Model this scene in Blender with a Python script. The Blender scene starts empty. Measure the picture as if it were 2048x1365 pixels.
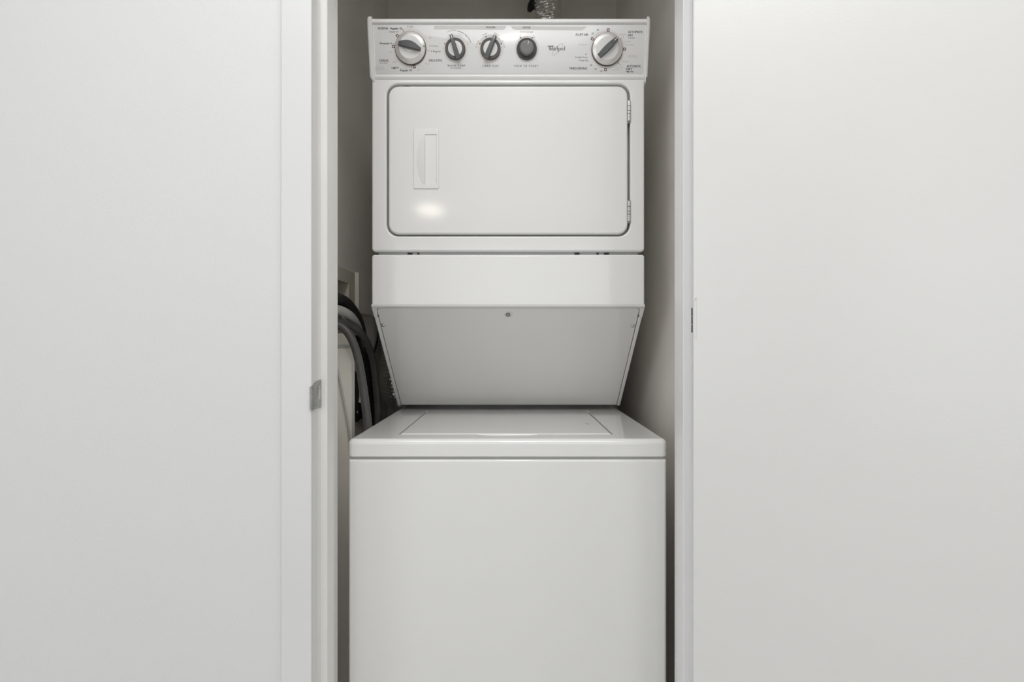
import bpy, bmesh, math, random
from mathutils import Vector, Matrix, noise
PI = math.pi
sc = bpy.context.scene
COL = sc.collection
FPX, CX, CY, CZ = 1033.0, 1024.0, 682.5, 1.10     # focal length in pixels, frame centre, camera height

# ------------------------------------------------------------------ camera, world, lights, exposure
cam_d = bpy.data.cameras.new('camera'); cam = bpy.data.objects.new('camera', cam_d); COL.objects.link(cam)
cam.location = (0, 0, CZ); cam.rotation_euler = (PI/2, 0, 0)
cam_d.sensor_width = 36.0; cam_d.lens = 36.0*FPX/2048.0; cam_d.clip_start = 0.02
sc.camera = cam
w = bpy.data.worlds.new('world'); sc.world = w; w.use_nodes = True
w.node_tree.nodes['Background'].inputs[0].default_value = (0.9, 0.95, 1.0, 1)
w.node_tree.nodes['Background'].inputs[1].default_value = 0.5
sc.view_settings.view_transform = 'Standard'; sc.view_settings.look = 'None'
sc.view_settings.exposure = 0.0; sc.view_settings.gamma = 1.0; sc.view_settings.use_curve_mapping = False
try:
    sc.cycles.use_denoising = True
    sc.cycles.max_bounces = 10; sc.cycles.diffuse_bounces = 7
except Exception:
    pass

def area(name, loc, aim, sx, sy, power, color, shape='RECTANGLE'):
    d = bpy.data.lights.new(name, 'AREA'); d.shape = shape; d.size = sx; d.size_y = sy
    d.energy = power; d.color = color
    o = bpy.data.objects.new(name, d); COL.objects.link(o); o.location = loc
    o.rotation_euler = (Vector(aim)-Vector(loc)).to_track_quat('-Z', 'Y').to_euler()
    return o
area('side_fill_left', (-1.85, -0.7, 1.35), (0.2, 0.9, 1.1), 1.3, 1.5, 9.0, (0.95, 0.98, 1.0))  # added fill from the left for ambient light, no known window
area('side_fill_right', (2.15, -0.7, 1.30), (-0.2, 0.9, 1.0), 1.3, 1.5, 2.5, (0.95, 0.98, 1.0))  # matching fill added on the right, not a known window
area('room_back_fill', (0.1, -3.62, 1.25), (0.0, 0.0, 1.15), 3.4, 1.9, 25.5, (0.965, 0.985, 1.0))  # broad frontal fill added behind the camera to reach into the closet
area('ceiling_bounce', (0.0, -0.1, 2.05), (0.0, -0.1, 3.0), 1.3, 1.0, 5.0, (1.0, 0.99, 0.98))  # added uplight, unseen, brightens the room by way of the ceiling
area('ceiling_fill', (0.0, 0.1, 2.42), (0.0, 0.1, 0), 1.2, 0.9, 10.0, (1.0, 0.99, 0.98))  # overhead fill added to brighten lid and fronts, no known fixture
area('ceiling_downlight', (0.02, -0.1, 2.41), (0.02, -0.1, 0), 0.16, 0.16, 3.0, (1.0, 0.98, 0.95), 'DISK')
area('ceiling_lamp', (-0.78, -2.66, 2.35), (-0.78, -2.66, 0), 0.26, 0.26, 3.2, (1.0, 0.90, 0.80), 'DISK')

# ------------------------------------------------------------------ materials
def mat(name, color, rough=0.5, metal=0.0, bump=0.0, bscale=300.0, var=0.0, vscale=4.0, coat=0.0, spec=0.5):
    m = bpy.data.materials.new(name); m.use_nodes = True
    nt = m.node_tree; b = nt.nodes['Principled BSDF']
    b.inputs['Base Color'].default_value = (*color, 1); b.inputs['Roughness'].default_value = rough
    b.inputs['Metallic'].default_value = metal; b.inputs['Specular IOR Level'].default_value = spec
    b.inputs['Coat Weight'].default_value = coat; b.inputs['Coat Roughness'].default_value = 0.08
    tc = nt.nodes.new('ShaderNodeTexCoord')
    if bump:
        n = nt.nodes.new('ShaderNodeTexNoise'); n.inputs['Scale'].default_value = bscale
        n.inputs['Detail'].default_value = 3
        bp = nt.nodes.new('ShaderNodeBump'); bp.inputs['Strength'].default_value = bump
        bp.inputs['Distance'].default_value = 0.001
        nt.links.new(tc.outputs['Object'], n.inputs['Vector']); nt.links.new(n.outputs['Fac'], bp.inputs['Height'])
        nt.links.new(bp.outputs['Normal'], b.inputs['Normal'])
    if var:
        n2 = nt.nodes.new('ShaderNodeTexNoise'); n2.inputs['Scale'].default_value = vscale; n2.inputs['Detail'].default_value = 4
        r = nt.nodes.new('ShaderNodeValToRGB')
        r.color_ramp.elements[0].position = 0.3; r.color_ramp.elements[1].position = 0.7
        r.color_ramp.elements[0].color = (*[max(0, c*(1-var)) for c in color], 1)
        r.color_ramp.elements[1].color = (*[min(1, c*(1+var)) for c in color], 1)
        nt.links.new(tc.outputs['Object'], n2.inputs['Vector']); nt.links.new(n2.outputs['Fac'], r.inputs['Fac'])
        nt.links.new(r.outputs['Color'], b.inputs['Base Color'])
    return m
M_wall = mat('wall_paint', (0.73, 0.73, 0.735), 0.62, bump=0.25, bscale=260, var=0.006, spec=0.3)
M_closet = mat('closet_paint', (0.85, 0.815, 0.765), 0.65, bump=0.3, bscale=200, var=0.03, vscale=5, spec=0.3)
M_trim = mat('trim_gloss_paint', (0.73, 0.73, 0.728), 0.36, bump=0.08, bscale=60, var=0.02)
M_jamb = mat('jamb_paint', (0.83, 0.82, 0.795), 0.40, bump=0.15, bscale=90, var=0.02, vscale=12)
M_jambr = mat('jamb_paint_lit', (0.86, 0.86, 0.87), 0.36, bump=0.1, bscale=90, var=0.01)  # lighter copy of the jamb paint: brightness of the right jamb put into colour
M_door = mat('door_satin_paint', (0.735, 0.732, 0.722), 0.24, bump=0.10, bscale=320, var=0.006, spec=0.45)
M_white = mat('white_enamel', (0.775, 0.774, 0.760), 0.10, coat=0.3, var=0.006, vscale=3)
M_plastic = mat('white_plastic', (0.77, 0.768, 0.75), 0.33, var=0.01, vscale=10)
M_face = mat('panel_print_base', (0.72, 0.72, 0.715), 0.20, var=0.006)
M_cream = mat('cream_plastic', (0.70, 0.66, 0.56), 0.45, var=0.05, vscale=8)
M_cover = mat('off_white_cover', (0.86, 0.83, 0.76), 0.5, var=0.04, vscale=6)
M_dark = mat('dark_grey_plastic', (0.075, 0.073, 0.070), 0.42)
M_knob = mat('knob_grey_plastic', (0.095, 0.10, 0.102), 0.36, bump=0.1, bscale=900)
M_button = mat('button_grey_plastic', (0.17, 0.168, 0.16), 0.5)
M_silver = mat('silver_plastic', (0.66, 0.655, 0.64), 0.30, metal=0.25)
M_ringmetal = mat('brushed_silver_rim', (0.74, 0.72, 0.70), 0.30, metal=0.5)
M_ink = mat('black_ink', (0.055, 0.052, 0.05), 0.6)
M_inkg = mat('grey_ink', (0.27, 0.265, 0.26), 0.6)
M_inkl = mat('light_grey_ink', (0.46, 0.455, 0.45), 0.6)
M_inkr = mat('maroon_ink', (0.10, 0.018, 0.016), 0.6)
M_pink = mat('pale_beige_ink', (0.70, 0.665, 0.635), 0.3)
M_band = mat('grey_band_ink', (0.635, 0.62, 0.60), 0.3)
M_chrome = mat('worn_chrome', (0.62, 0.62, 0.60), 0.28, metal=0.9, bump=0.2, bscale=400)
M_steel = mat('scuffed_steel', (0.42, 0.42, 0.41), 0.36, metal=0.85, bump=0.35, bscale=500, var=0.25, vscale=60)
M_foil = mat('aluminium_foil', (0.80, 0.79, 0.76), 0.17, metal=0.9, bump=1.0, bscale=220)
M_rubber = mat('grey_rubber', (0.075, 0.074, 0.070), 0.42, var=0.12, vscale=30)
M_black = mat('black_plastic', (0.008, 0.008, 0.008), 0.45)
M_blackh = mat('black_hose_plastic', (0.016, 0.015, 0.014), 0.38)
M_lgrey = mat('light_grey_plastic', (0.52, 0.51, 0.48), 0.45)
M_brass = mat('dull_brass', (0.45, 0.33, 0.20), 0.4, metal=0.7)
M_floor = mat('floor_vinyl', (0.60, 0.59, 0.57), 0.4, var=0.1, vscale=6)
M_ceil = mat('ceiling_paint', (0.82, 0.82, 0.81), 0.8)
M_grime = mat('dark_grime', (0.03, 0.028, 0.025), 0.7)

# ------------------------------------------------------------------ helpers
def at(px, py, Y):
    return Vector(((px-CX)/FPX*Y, Y, CZ+(CY-py)/FPX*Y))
def worldorg(p):
    v = Vector((0, 0, 0))
    while p is not None:
        v = v+p.location; p = p.parent
    return v
def obj(name, bm, m, parent=None, smooth=True, wn=True, ang=42):
    bmesh.ops.remove_doubles(bm, verts=bm.verts, dist=1e-7)
    bmesh.ops.recalc_face_normals(bm, faces=bm.faces)
    if parent is not None:
        o0 = worldorg(parent)
        bmesh.ops.translate(bm, verts=bm.verts, vec=-o0)
    me = bpy.data.meshes.new(name); bm.to_mesh(me); bm.free()
    if smooth:
        for p in me.polygons: p.use_smooth = True
        me.set_sharp_from_angle(angle=math.radians(ang))
    me.materials.append(m)
    o = bpy.data.objects.new(name, me); COL.objects.link(o)
    if parent is not None: o.parent = parent
    if smooth and wn:
        md = o.modifiers.new('weighted_normals', 'WEIGHTED_NORMAL'); md.keep_sharp = True; md.weight = 100
    return o
def thing(name, label, cat, loc, group=None):
    o = bpy.data.objects.new(name, None); COL.objects.link(o); o.location = loc
    o.empty_display_size = 0.1
    o['label'] = label; o['category'] = cat
    if group: o['group'] = group
    return o
def tag(o, label, cat, group=None):
    o['label'] = label; o['category'] = cat
    if group: o['group'] = group
    return o
def struct(o, label=None):
    o['kind'] = 'structure'
    if label: o['label'] = label
    return o
def rrect(cx, cy, w, h, r, n=6, rs=None):
    """rounded rectangle, ccw; rs = radii for (right-top, left-top, left-bottom, right-bottom)"""
    rs = rs or (r, r, r, r); pts = []
    for k, (sx, sy) in enumerate(((1, 1), (-1, 1), (-1, -1), (1, -1))):
        rr = max(1e-5, rs[k]); ox = cx+sx*(w/2-rr); oy = cy+sy*(h/2-rr)
        for i in range(n+1):
            a = k*PI/2+i/n*PI/2
            pts.append((ox+rr*math.cos(a), oy+rr*math.sin(a)))
    return pts
def loft(bm, loops, cap0=True, cap1=True, close=False):
    vl = [[bm.verts.new(p) for p in L] for L in loops]
    n = len(vl[0]); m = len(vl)
    for i in range(m if close else m-1):
        a, b = vl[i], vl[(i+1) % m]
        for j in range(n):
            k = (j+1) % n
            bm.faces.new((a[j], a[k], b[k], b[j]))
    if cap0 and not close: bm.faces.new(vl[0])
    if cap1 and not close: bm.faces.new(vl[-1])
    return vl
def rslab(bm, x0, x1, z0, z1, yf, yb, r, f, nf=5, rs=None, T=None, n=6, back=False):
    """slab in xz, front at yf with filleted front edge of radius f, back at yb"""
    loops = []
    cx, cz, w_, h_ = (x0+x1)/2, (z0+z1)/2, x1-x0, z1-z0
    def L(inset, y):
        rr = None if rs is None else tuple(max(1e-5, q-inset) for q in rs)
        return [(p[0], y, p[1]) for p in rrect(cx, cz, w_-2*inset, h_-2*inset, max(1e-5, r-inset), n, rr)]
    s = 1 if yb > yf else -1
    for i in range(nf+1):
        a = i/nf*PI/2
        loops.append(L(f*(1-math.sin(a)), yf+s*f*(1-math.cos(a))))
    if back:
        for i in range(nf, -1, -1):
            a = i/nf*PI/2
            loops.append(L(f*(1-math.sin(a)), yb-s*f*(1-math.cos(a))))
    else:
        loops.append(L(0, yb))
    if T: loops = [[tuple(T @ Vector(p)) for p in l] for l in loops]
    loft(bm, loops)
def box(bm, x0, x1, y0, y1, z0, z1, bev=0.0, seg=2):
    b2 = bmesh.new(); bmesh.ops.create_cube(b2, size=1)
    for v in b2.verts:
        v.co = Vector(((x0+x1)/2+v.co.x*(x1-x0), (y0+y1)/2+v.co.y*(y1-y0), (z0+z1)/2+v.co.z*(z1-z0)))
    if bev: bmesh.ops.bevel(b2, geom=b2.edges, offset=bev, segments=seg, affect='EDGES', profile=0.5)
    me = bpy.data.meshes.new('tmp'); b2.to_mesh(me); b2.free(); bm.from_mesh(me); bpy.data.meshes.remove(me)
def ebox(name, m, x0, x1, y0, y1, z0, z1, bev=0.0, parent=None, seg=2):
    bm = bmesh.new(); box(bm, x0, x1, y0, y1, z0, z1, bev, seg); return obj(name, bm, m, parent)
def extrude_x(bm, prof, x0, x1):
    a = [bm.verts.new((x0, y, z)) for y, z in prof]; b = [bm.verts.new((x1, y, z)) for y, z in prof]
    n = len(prof)
    for i in range(n): bm.faces.new((a[i], a[(i+1) % n], b[(i+1) % n], b[i]))
    bm.faces.new(a); bm.faces.new(b)
def crom(P, n=10):
    P = [Vector(p) for p in P]; Q = [2*P[0]-P[1]]+P+[2*P[-1]-P[-2]]; out = []
    for i in range(1, len(Q)-2):
        a, b, c, d = Q[i-1:i+3]
        for k in range(n):
            t = k/n
            out.append(0.5*((2*b)+(c-a)*t+(2*a-5*b+4*c-d)*t*t+(3*b-a-3*c+d)*t**3))
    out.append(Q[-2]); return out
def tube(bm, path, rad, seg=16, cap=True):
    path = [Vector(p) for p in path]; n = len(path); loops = []
    up = None
    for i, p in enumerate(path):
        t = (path[min(i+1, n-1)]-path[max(i-1, 0)]).normalized()
        if up is None:
            up = Vector((0, 1, 0)) if abs(t.y) < 0.9 else Vector((1, 0, 0))
        s = t.cross(up).normalized(); up = s.cross(t).normalized()
        L = []
        for j in range(seg):
            a = 2*PI*j/seg
            r = rad(i/(n-1), a, i) if callable(rad) else rad
            L.append(p+(s*math.cos(a)+up*math.sin(a))*r)
        loops.append(L)
    loft(bm, loops, cap, cap)
def resample(path, step):
    out = [path[0]]; acc = 0.0
    for a, b in zip(path[:-1], path[1:]):
        d = (b-a).length; 
        while acc+d >= step:
            t = (step-acc)/d; a = a+(b-a)*t; out.append(a.copy()); d = (b-a).length; acc = 0.0
        acc += d
    return out
def lathe(bm, prof, T, seg=48, capend=True):
    """prof = [(r, h)] about local z; T maps to world"""
    loops = [[tuple(T @ Vector((r*math.cos(2*PI*j/seg), r*math.sin(2*PI*j/seg), h))) for j in range(seg)] for r, h in prof]
    loft(bm, loops, True, capend)

# ------------------------------------------------------------------ room shell
Z0, ZC = 0.0, 2.44
YF = 0.845            # wall plane that carries the closet opening
JL, JR = -0.3255, 0.3020   # faces of the jambs
ZH = 2.06
XW0, XW1, YB = -1.95, 2.25, -3.7
def wall(name, x0, x1, y0, y1, z0, z1, m): return struct(ebox(name, m, x0, x1, y0, y1, z0, z1))
wall('floor', XW0-.1, XW1+.1, YB-.1, 2.0, -0.1, 0.0, M_floor)
wall('ceiling', XW0-.1, XW1+.1, YB-.1, 2.0, ZC, ZC+0.1, M_ceil)
wall('wall_left', XW0, JL-0.02, YF+0.006, 0.955, 0, ZC, M_wall)
wall('wall_right', JR+0.02, XW1, YF+0.006, 0.950, 0, ZC, M_wall)
wall('wall_header', JL-0.02, JR+0.02, YF+0.006, 0.950, ZH+0.02, ZC, M_wall)
wall('wall_room_left', XW0-0.1, XW0, YB, 0.95, 0, ZC, M_wall)
wall('wall_room_right', XW1, XW1+0.1, YB, 0.95, 0, ZC, M_wall)
wall('wall_room_back', XW0-0.1, XW1+0.1, YB-0.1, YB, 0, ZC, M_wall)
# closet
CL, CR, CB = -0.437, 0.369, 1.82
wall('wall_closet_back', CL-0.1, CR+0.1, CB, CB+0.1, 0, ZC, M_closet)
wall('wall_closet_right', CR, CR+0.1, 0.950, CB, 0, ZC, M_closet)
HY0, HY1, HZ0, HZ1 = 1.16, 1.366, CZ-0.06, CZ+0.156     # recess for the outlet box
bm = bmesh.new()
for a in ((0.955, CB, 0, HZ0), (0.955, CB, HZ1, ZC), (0.955, HY0, HZ0, HZ1), (HY1, CB, HZ0, HZ1)):
    box(bm, CL-0.1, CL, *a)
struct(obj('wall_closet_left', bm, M_closet, smooth=False))

# left casing (flat board with an eased bright edge), jamb with stop
bm = bmesh.new()
prof = [(JL, YF+0.02), (JL, YF-0.0015), (JL-0.002, YF-0.004), (-0.3745, YF-0.004), (-0.3775, YF-0.0015), (-0.3795, YF+0.0055), (-0.3795, YF+0.02)]
a = [bm.verts.new((x, y, 0)) for x, y in prof]; b = [bm.verts.new((x, y, ZH+0.05)) for x, y in prof]
for i in range(len(prof)): bm.faces.new((a[i], a[(i+1) % 7], b[(i+1) % 7], b[i]))
bm.faces.new(a); bm.faces.new(b)
casing_l = struct(obj('trim_1', bm, M_trim), 'flat white casing board left of the closet opening')
bm = bmesh.new()
prof = [(JR, YF+0.02), (JR, YF-0.0015), (JR+0.002, YF-0.004), (0.354, YF-0.004), (0.357, YF-0.0015), (0.359, YF+0.0055), (0.359, YF+0.02)]
a = [bm.verts.new((x, y, 0)) for x, y in prof]; b = [bm.verts.new((x, y, ZH+0.05)) for x, y in prof]
for i in range(len(prof)): bm.faces.new((a[i], a[(i+1) % 7], b[(i+1) % 7], b[i]))
bm.faces.new(a); bm.faces.new(b)
struct(obj('trim_2', bm, M_trim), 'white casing board behind the open door')
struct(ebox('trim_3', M_trim, -0.3795, 0.359, YF-0.004, YF+0.02, ZH+0.001, ZH+0.055, 0.0015), 'white head casing over the closet opening')
def jamb(name, s, X, yb):
    bm = bmesh.new()
    x1 = X-s*0.0195
    # s=+1: left jamb, its face looks to +x
    pr = [(x1, YF+0.0202), (X, YF+0.0202), (X, 0.879), (X+s*0.0085, 0.879), (X+s*0.0105, 0.881), (X+s*0.0105, 0.913), (X+s*0.0085, 0.915),
          (X, 0.915), (X, yb-0.002), (X-s*0.002, yb), (x1, yb)]
    a = [bm.verts.new((x, y, 0)) for x, y in pr]; b = [bm.verts.new((x, y, ZH)) for x, y in pr]; n = len(pr)
    for i in range(n): bm.faces.new((a[i], a[(i+1) % n], b[(i+1) % n], b[i]))
    bm.faces.new(a); bm.faces.new(b)
    return struct(obj(name, bm, M_jamb if s > 0 else M_jambr))
jl = jamb('trim_4', 1, JL, 0.966); jl['label'] = 'left door jamb with stop and strike plate'
jr = jamb('trim_5', -1, JR, 0.961); jr['label'] = 'right door jamb with stop'
struct(ebox('trim_6', M_trim, JL-0.0195, JR+0.0195, YF+0.0202, 0.961, ZH, ZH+0.019), 'head jamb over the closet opening')

# strike plate on the left jamb: plate in the rabbet and lip curled over the casing edge
zs0, zs1 = at(0, 818, 0.862).z, at(0, 761, 0.862).z
bm = bmesh.new()
pr = [(JL-0.0008, 0.8785), (JL+0.0012, 0.8785), (JL+0.0012, 0.858), (JL+0.0014, 0.850), (JL+0.0020, 0.845), (JL+0.0016, 0.8400), (JL-0.0004, 0.8376), (JL-0.0028, 0.8370),
      (JL-0.0028, 0.8384), (JL-0.0012, 0.8388), (JL+0.0004, 0.8412), (JL+0.0008, 0.845), (JL+0.0002, 0.850), (JL-0.0006, 0.858)]
zc = (zs0+zs1)/2; hh = (zs1-zs0)/2; rows = 18; loops = []
for i in range(rows+1):
    q = -1+2*i/rows; L = []
    for x, y in pr:
        t = min(1, max(0, (0.866-y)/(0.866-0.8375)))
        k = 1.0-0.22*t**1.3
        L.append((x, y, zc+q*hh*k-0.0045*t*t))
    loops.append(L)
loft(bm, loops)
sp = obj('strike_plate', bm, M_steel, jl); sp['label'] = 'scuffed steel strike plate'
bm = bmesh.new()
T = Matrix.Translation((JL+0.0012, 0.870, zs1-0.012)) @ Matrix.Rotation(PI/2, 4, 'Y')
lathe(bm, [(0.0026, 0.0), (0.0022, 0.0005), (0.0001, 0.0007)], T, 20)
obj('screw', bm, M_chrome, sp)
ebox('latch_tab', M_chrome, JL+0.0010, JL+0.0016, 0.8655, 0.8735, zc-0.009, zc+0.008, 0.0002, sp)

# open door leaf on the right
PIV = Vector((0.2955, 0.832, 0)); AN = math.radians(-30)      # leaf runs 30 degrees off the wall plane, towards the room
U = Vector((math.cos(AN), math.sin(AN), 0)); W = Vector((-math.sin(-AN)*1.0, -math.cos(AN), 0))
W = Vector((-0.5, -0.8660254, 0))
def D(u, w_, z): return PIV+U*u+W*w_+Vector((0, 0, z))
bm = bmesh.new()
r = 0.0035; prof = [(0.003, 0.007)]
for i in range(6):
    a = i/5*PI/2; prof.append((0.003+r*(1-math.cos(a)), 0.042-r*(1-math.sin(a))))
prof += [(0.613-r, 0.042), (0.613, 0.042-r), (0.613, 0.007)]
lo = [[D(u, w_, z) for u, w_ in prof] for z in (0.012, 2.045)]
loft(bm, lo)
door = struct(obj('door_1', bm, M_door), 'plain white satin closet door standing open at the right')
# hinge: knuckle barrels and a painted rounded leaf on the door edge
zk0, zk1 = at(0, 666, 0.80).z, at(0, 616, 0.80).z
zl0, zl1 = at(0, 677, 0.80).z, at(0, 596, 0.80).z
bm = bmesh.new(); K = 22; h_ = zl1-zl0; rc = 0.014
outl = []
for i in range(K+1):
    z = zl0+h_*i/K; d = min(z-zl0, zl1-z); s = 0 if d > rc else rc-math.sqrt(max(0, rc*rc-(rc-d)**2))
    outl.append((z, s))
w0 = 0.0420
Bv = [D(0.0048+0.30*s, w0-0.0006, z) for z, s in outl]
A = [D(0.0050+0.30*s, w0+0.0009, z) for z, s in outl]
Cc = [D(0.0064+0.30*s, w0-0.0003, z) for z, s in outl]
loft(bm, [Bv, A, Cc], False, False)
hg = obj('door_hinge', bm, M_trim, door); hg['label'] = 'painted door hinge with worn knuckles'
bm = bmesh.new()
for i in range(3):
    a0 = zk0+(zk1-zk0)*i/3+0.0002; a1 = zk0+(zk1-zk0)*(i+1)/3-0.0002
    c = D(0.0040, 0.0368, 0)
    T = Matrix.Translation((c.x, c.y, a0))
    lathe(bm, [(0.0030, 0), (0.0034, 0.0008), (0.0034, a1-a0-0.0008), (0.0030, a1-a0)], T, 16)
obj('knuckle', bm, M_dark, hg)

# ------------------------------------------------------------------ the stacked washer and dryer
MX = -0.0085; HW = 0.3030
root = thing('laundry_center', 'white stacked washer and dryer unit filling the closet opening', 'washer dryer', (MX, 1.3, 0))
YW = 0.980; ZT = CZ-0.1865
# washer cabinet (front lower panel)
bm = bmesh.new()
rslab(bm, MX-HW, MX+HW, 0.03, CZ-0.2245, YW+0.001, 1.66, 0.004, 0.006, nf=6)
wc = obj('washer_cabinet', bm, M_white, root)
for sx in (-1, 1):
    for yy in (1.03, 1.60):
        bm = bmesh.new(); lathe(bm, [(0.020, 0), (0.020, 0.008), (0.012, 0.010), (0.012, 0.031)], Matrix.Translation((MX+sx*0.26, yy, 0)), 24)
        obj('foot', bm, M_dark, wc)
ebox('washer_seam', M_lgrey, MX-HW+0.006, MX+HW-0.006, YW+0.008, 1.64, CZ-0.228, CZ-0.217, 0, root)
# washer top shell with a well for the lid (built flat, z up)
LX0, LX1, LY0, LY1 = -0.2245, 0.1995, 1.0330, 1.385
def hloop(x0, x1, y0, y1, r, z, inset=0, n=6, rs=None):
    rr = None if rs is None else tuple(max(1e-5, q-inset) for q in rs)
    return [(p[0], p[1], z) for p in rrect((x0+x1)/2, (y0+y1)/2, x1-x0-2*inset, y1-y0-2*inset, max(1e-5, r-inset), n, rr)]
bm = bmesh.new(); x0, x1, y0, y1 = MX-HW-0.001, MX+HW+0.001, YW-0.001, 1.66
f = 0.010; loops = [hloop(x0, x1, y0, y1, 0.011, CZ-0.2200, 0.004), hloop(x0, x1, y0, y1, 0.011, CZ-0.2200, 0.0015), hloop(x0, x1, y0, y1, 0.011, CZ-0.2185)]
for i in range(8):
    a = i/7*PI/2
    loops.append(hloop(x0, x1, y0, y1, 0.011, ZT-f*(1-math.sin(a)), f*(1-math.cos(a))))
g = 0.0035; wr = (0.020, 0.020, 0.008, 0.008)
hx = lambda ins, z: hloop(LX0-g, LX1+g, LY0-g*0.3, LY1+g, 0, z, ins, rs=wr)
loops += [hx(-0.0016, ZT), hx(-0.0005, ZT-0.0005), hx(0, ZT-0.0018), hx(0, ZT-0.012)]
loft(bm, loops)
ws = obj('washer_top', bm, M_white, root)
# scooped finger grip in front of the lid
cut = bmesh.new(); bmesh.ops.create_uvsphere(cut, u_segments=48, v_segments=24, radius=1)
gxc = at(1015, 870, 1.02).x
for v in cut.verts: v.co = Vector((gxc+v.co.x*0.062, 1.0330+v.co.y*0.0205, ZT+0.0006+v.co.z*0.0075))
cm = bpy.data.meshes.new('cutter'); cut.to_mesh(cm); cut.free()
co = bpy.data.objects.new('cutter', cm); COL.objects.link(co)
def boolean(o, cutter):
    md = o.modifiers.new('b', 'BOOLEAN'); md.operation = 'DIFFERENCE'; md.object = cutter; md.solver = 'EXACT'
    while o.modifiers[0].name != 'b':
        o.modifiers.move(len(o.modifiers)-1, 0)
    wnm = [m for m in o.modifiers if m.type == 'WEIGHTED_NORMAL']
    for m in wnm: o.modifiers.remove(m)
    bpy.context.view_layer.update()
    dg = bpy.context.evaluated_depsgraph_get(); ev = o.evaluated_get(dg)
    me = bpy.data.meshes.new_from_object(ev); o.modifiers.clear(); old = o.data; o.data = me
    for p in me.polygons: p.use_smooth = True
    me.set_sharp_from_angle(angle=math.radians(35))
    n = o.modifiers.new('weighted_normals', 'WEIGHTED_NORMAL'); n.keep_sharp = True; n.weight = 100
boolean(ws, co); bpy.data.objects.remove(co)
# lid, slightly crowned towards the middle
bm = bmesh.new(); lr = (0.018, 0.018, 0.006, 0.006); loops = [hloop(LX0, LX1, LY0, LY1, 0, ZT-0.009, 0, rs=lr, n=8)]
fl = 0.0045
for i in range(6):
    a = i/5*PI/2; loops.append(hloop(LX0, LX1, LY0, LY1, 0, ZT+0.0012-fl*(1-math.sin(a)), fl*(1-math.cos(a)), rs=lr, n=8))
loft(bm, loops)
lid = obj('washer_lid', bm, M_white, root)
p = at(1174, 847, (0.1865-0.003)*FPX/(847-CY))
bm = bmesh.new(); bmesh.ops.create_uvsphere(bm, u_segments=12, v_segments=8, radius=1)
for v in bm.verts: v.co = Vector((p.x+v.co.x*0.0052, p.y+v.co.y*0.0042+v.co.x*-0.002, ZT+0.0013+v.co.z*0.0006))
o = obj('chip_mark', bm, M_inkg, lid); o['label'] = 'dark chip in the enamel'

# support column behind and dryer base (slanted skirt)
YD = 1.133
zpt = lambda py, Y=YD: CZ+(CY-py)/FPX*Y
ZA, ZB = zpt(615, 1.142), zpt(811.5, 1.400)       # slanted face: top and bottom height
YA, YBt = 1.142, 1.400
sl = Vector((0, YBt-YA, ZB-ZA)); SL = sl.length; sd = sl.normalized(); sn = Vector((0, sd.z, -sd.y))   # outward normal (towards room and down)
if sn.y > 0: sn = -sn
HD = 0.2995; HS = 0.3018
def S(x, t, d): return Vector((x, YA, ZA))+sd*t+sn*d+Vector((0, 0, 0))
bm = bmesh.new()
q0 = S(0, 0, -0.006); q1 = S(0, SL, -0.006)
extrude_x(bm, [(YD+0.02, zpt(512)), (YD+0.02, q0.z+0.02), (q0.y+0.004, q0.z), (q1.y, q1.z+0.001), (1.70, q1.z+0.001), (1.70, zpt(512))], MX-HD+0.003, MX+HD-0.003)
body = obj('dryer_base', bm, M_white, root)
ebox('rear_support', M_white, MX-HD+0.02, MX+HD-0.02, 1.55, 1.66, ZT-0.002, ZB+0.004, 0, body)
# cheeks beside the access panel
for s in (-1, 1):
    bm = bmesh.new(); xo = MX+s*HS; xi = MX+s*(HS-0.0085)
    L = []
    for t, ex in ((0.029, 0.0), (SL, 0.0)):
        L.append([S(xi, t, -0.008), S(xi, t, -0.0008), S(xi+s*0.0010, t, 0.0), S(xo-s*0.0022, t, 0.0), S(xo-s*0.0006, t, -0.0007), S(xo, t, -0.0022), S(xo, t, -0.010)])
    loft(bm, L); obj('side_cheek', bm, M_white, body)
# fascia between the dryer and the skirt
bm = bmesh.new()
zf0, zf1 = zpt(612.5), zpt(509.5)
rslab(bm, MX-HD, MX+HD, zf0, zf1, YD, YD+0.05, 0.004, 0.0045, nf=5, rs=(0.006, 0.006, 0.0008, 0.0008))
fas = obj('lower_fascia', bm, M_white, root)
bm = bmesh.new()   # returned lip under the fascia
extrude_x(bm, [(YD+0.001, zf0+0.004), (YD+0.0005, zf0+0.001), (YD+0.002, zf0-0.0014), (YD+0.0075, zf0-0.0040), (YD+0.011, zf0-0.0042), (YD+0.011, zf0+0.004)], MX-HD-0.0003, MX+HD+0.0003)
obj('lower_lip', bm, M_white, fas)
for s in (-1, 1):     # corner tabs running on down the slant
    bm = bmesh.new(); xo = MX+s*(HS+0.0003); L = []
    for t, wd in ((-0.003, 0.0125), (0.002, 0.0125), (0.006, 0.0105), (0.012, 0.0098), (0.024, 0.0090), (0.0275, 0.0070)):
        xi = xo-s*wd; dd = 0.0018
        L.append([S(xi, t, -0.006), S(xi, t, dd-0.0008), S(xi+s*0.0010, t, dd), S(xo-s*0.0022, t, dd), S(xo-s*0.0006, t, dd-0.0007), S(xo, t, dd-0.0022), S(xo, t, -0.008)])
    loft(bm, L); obj('corner_tab', bm, M_white, fas)
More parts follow.
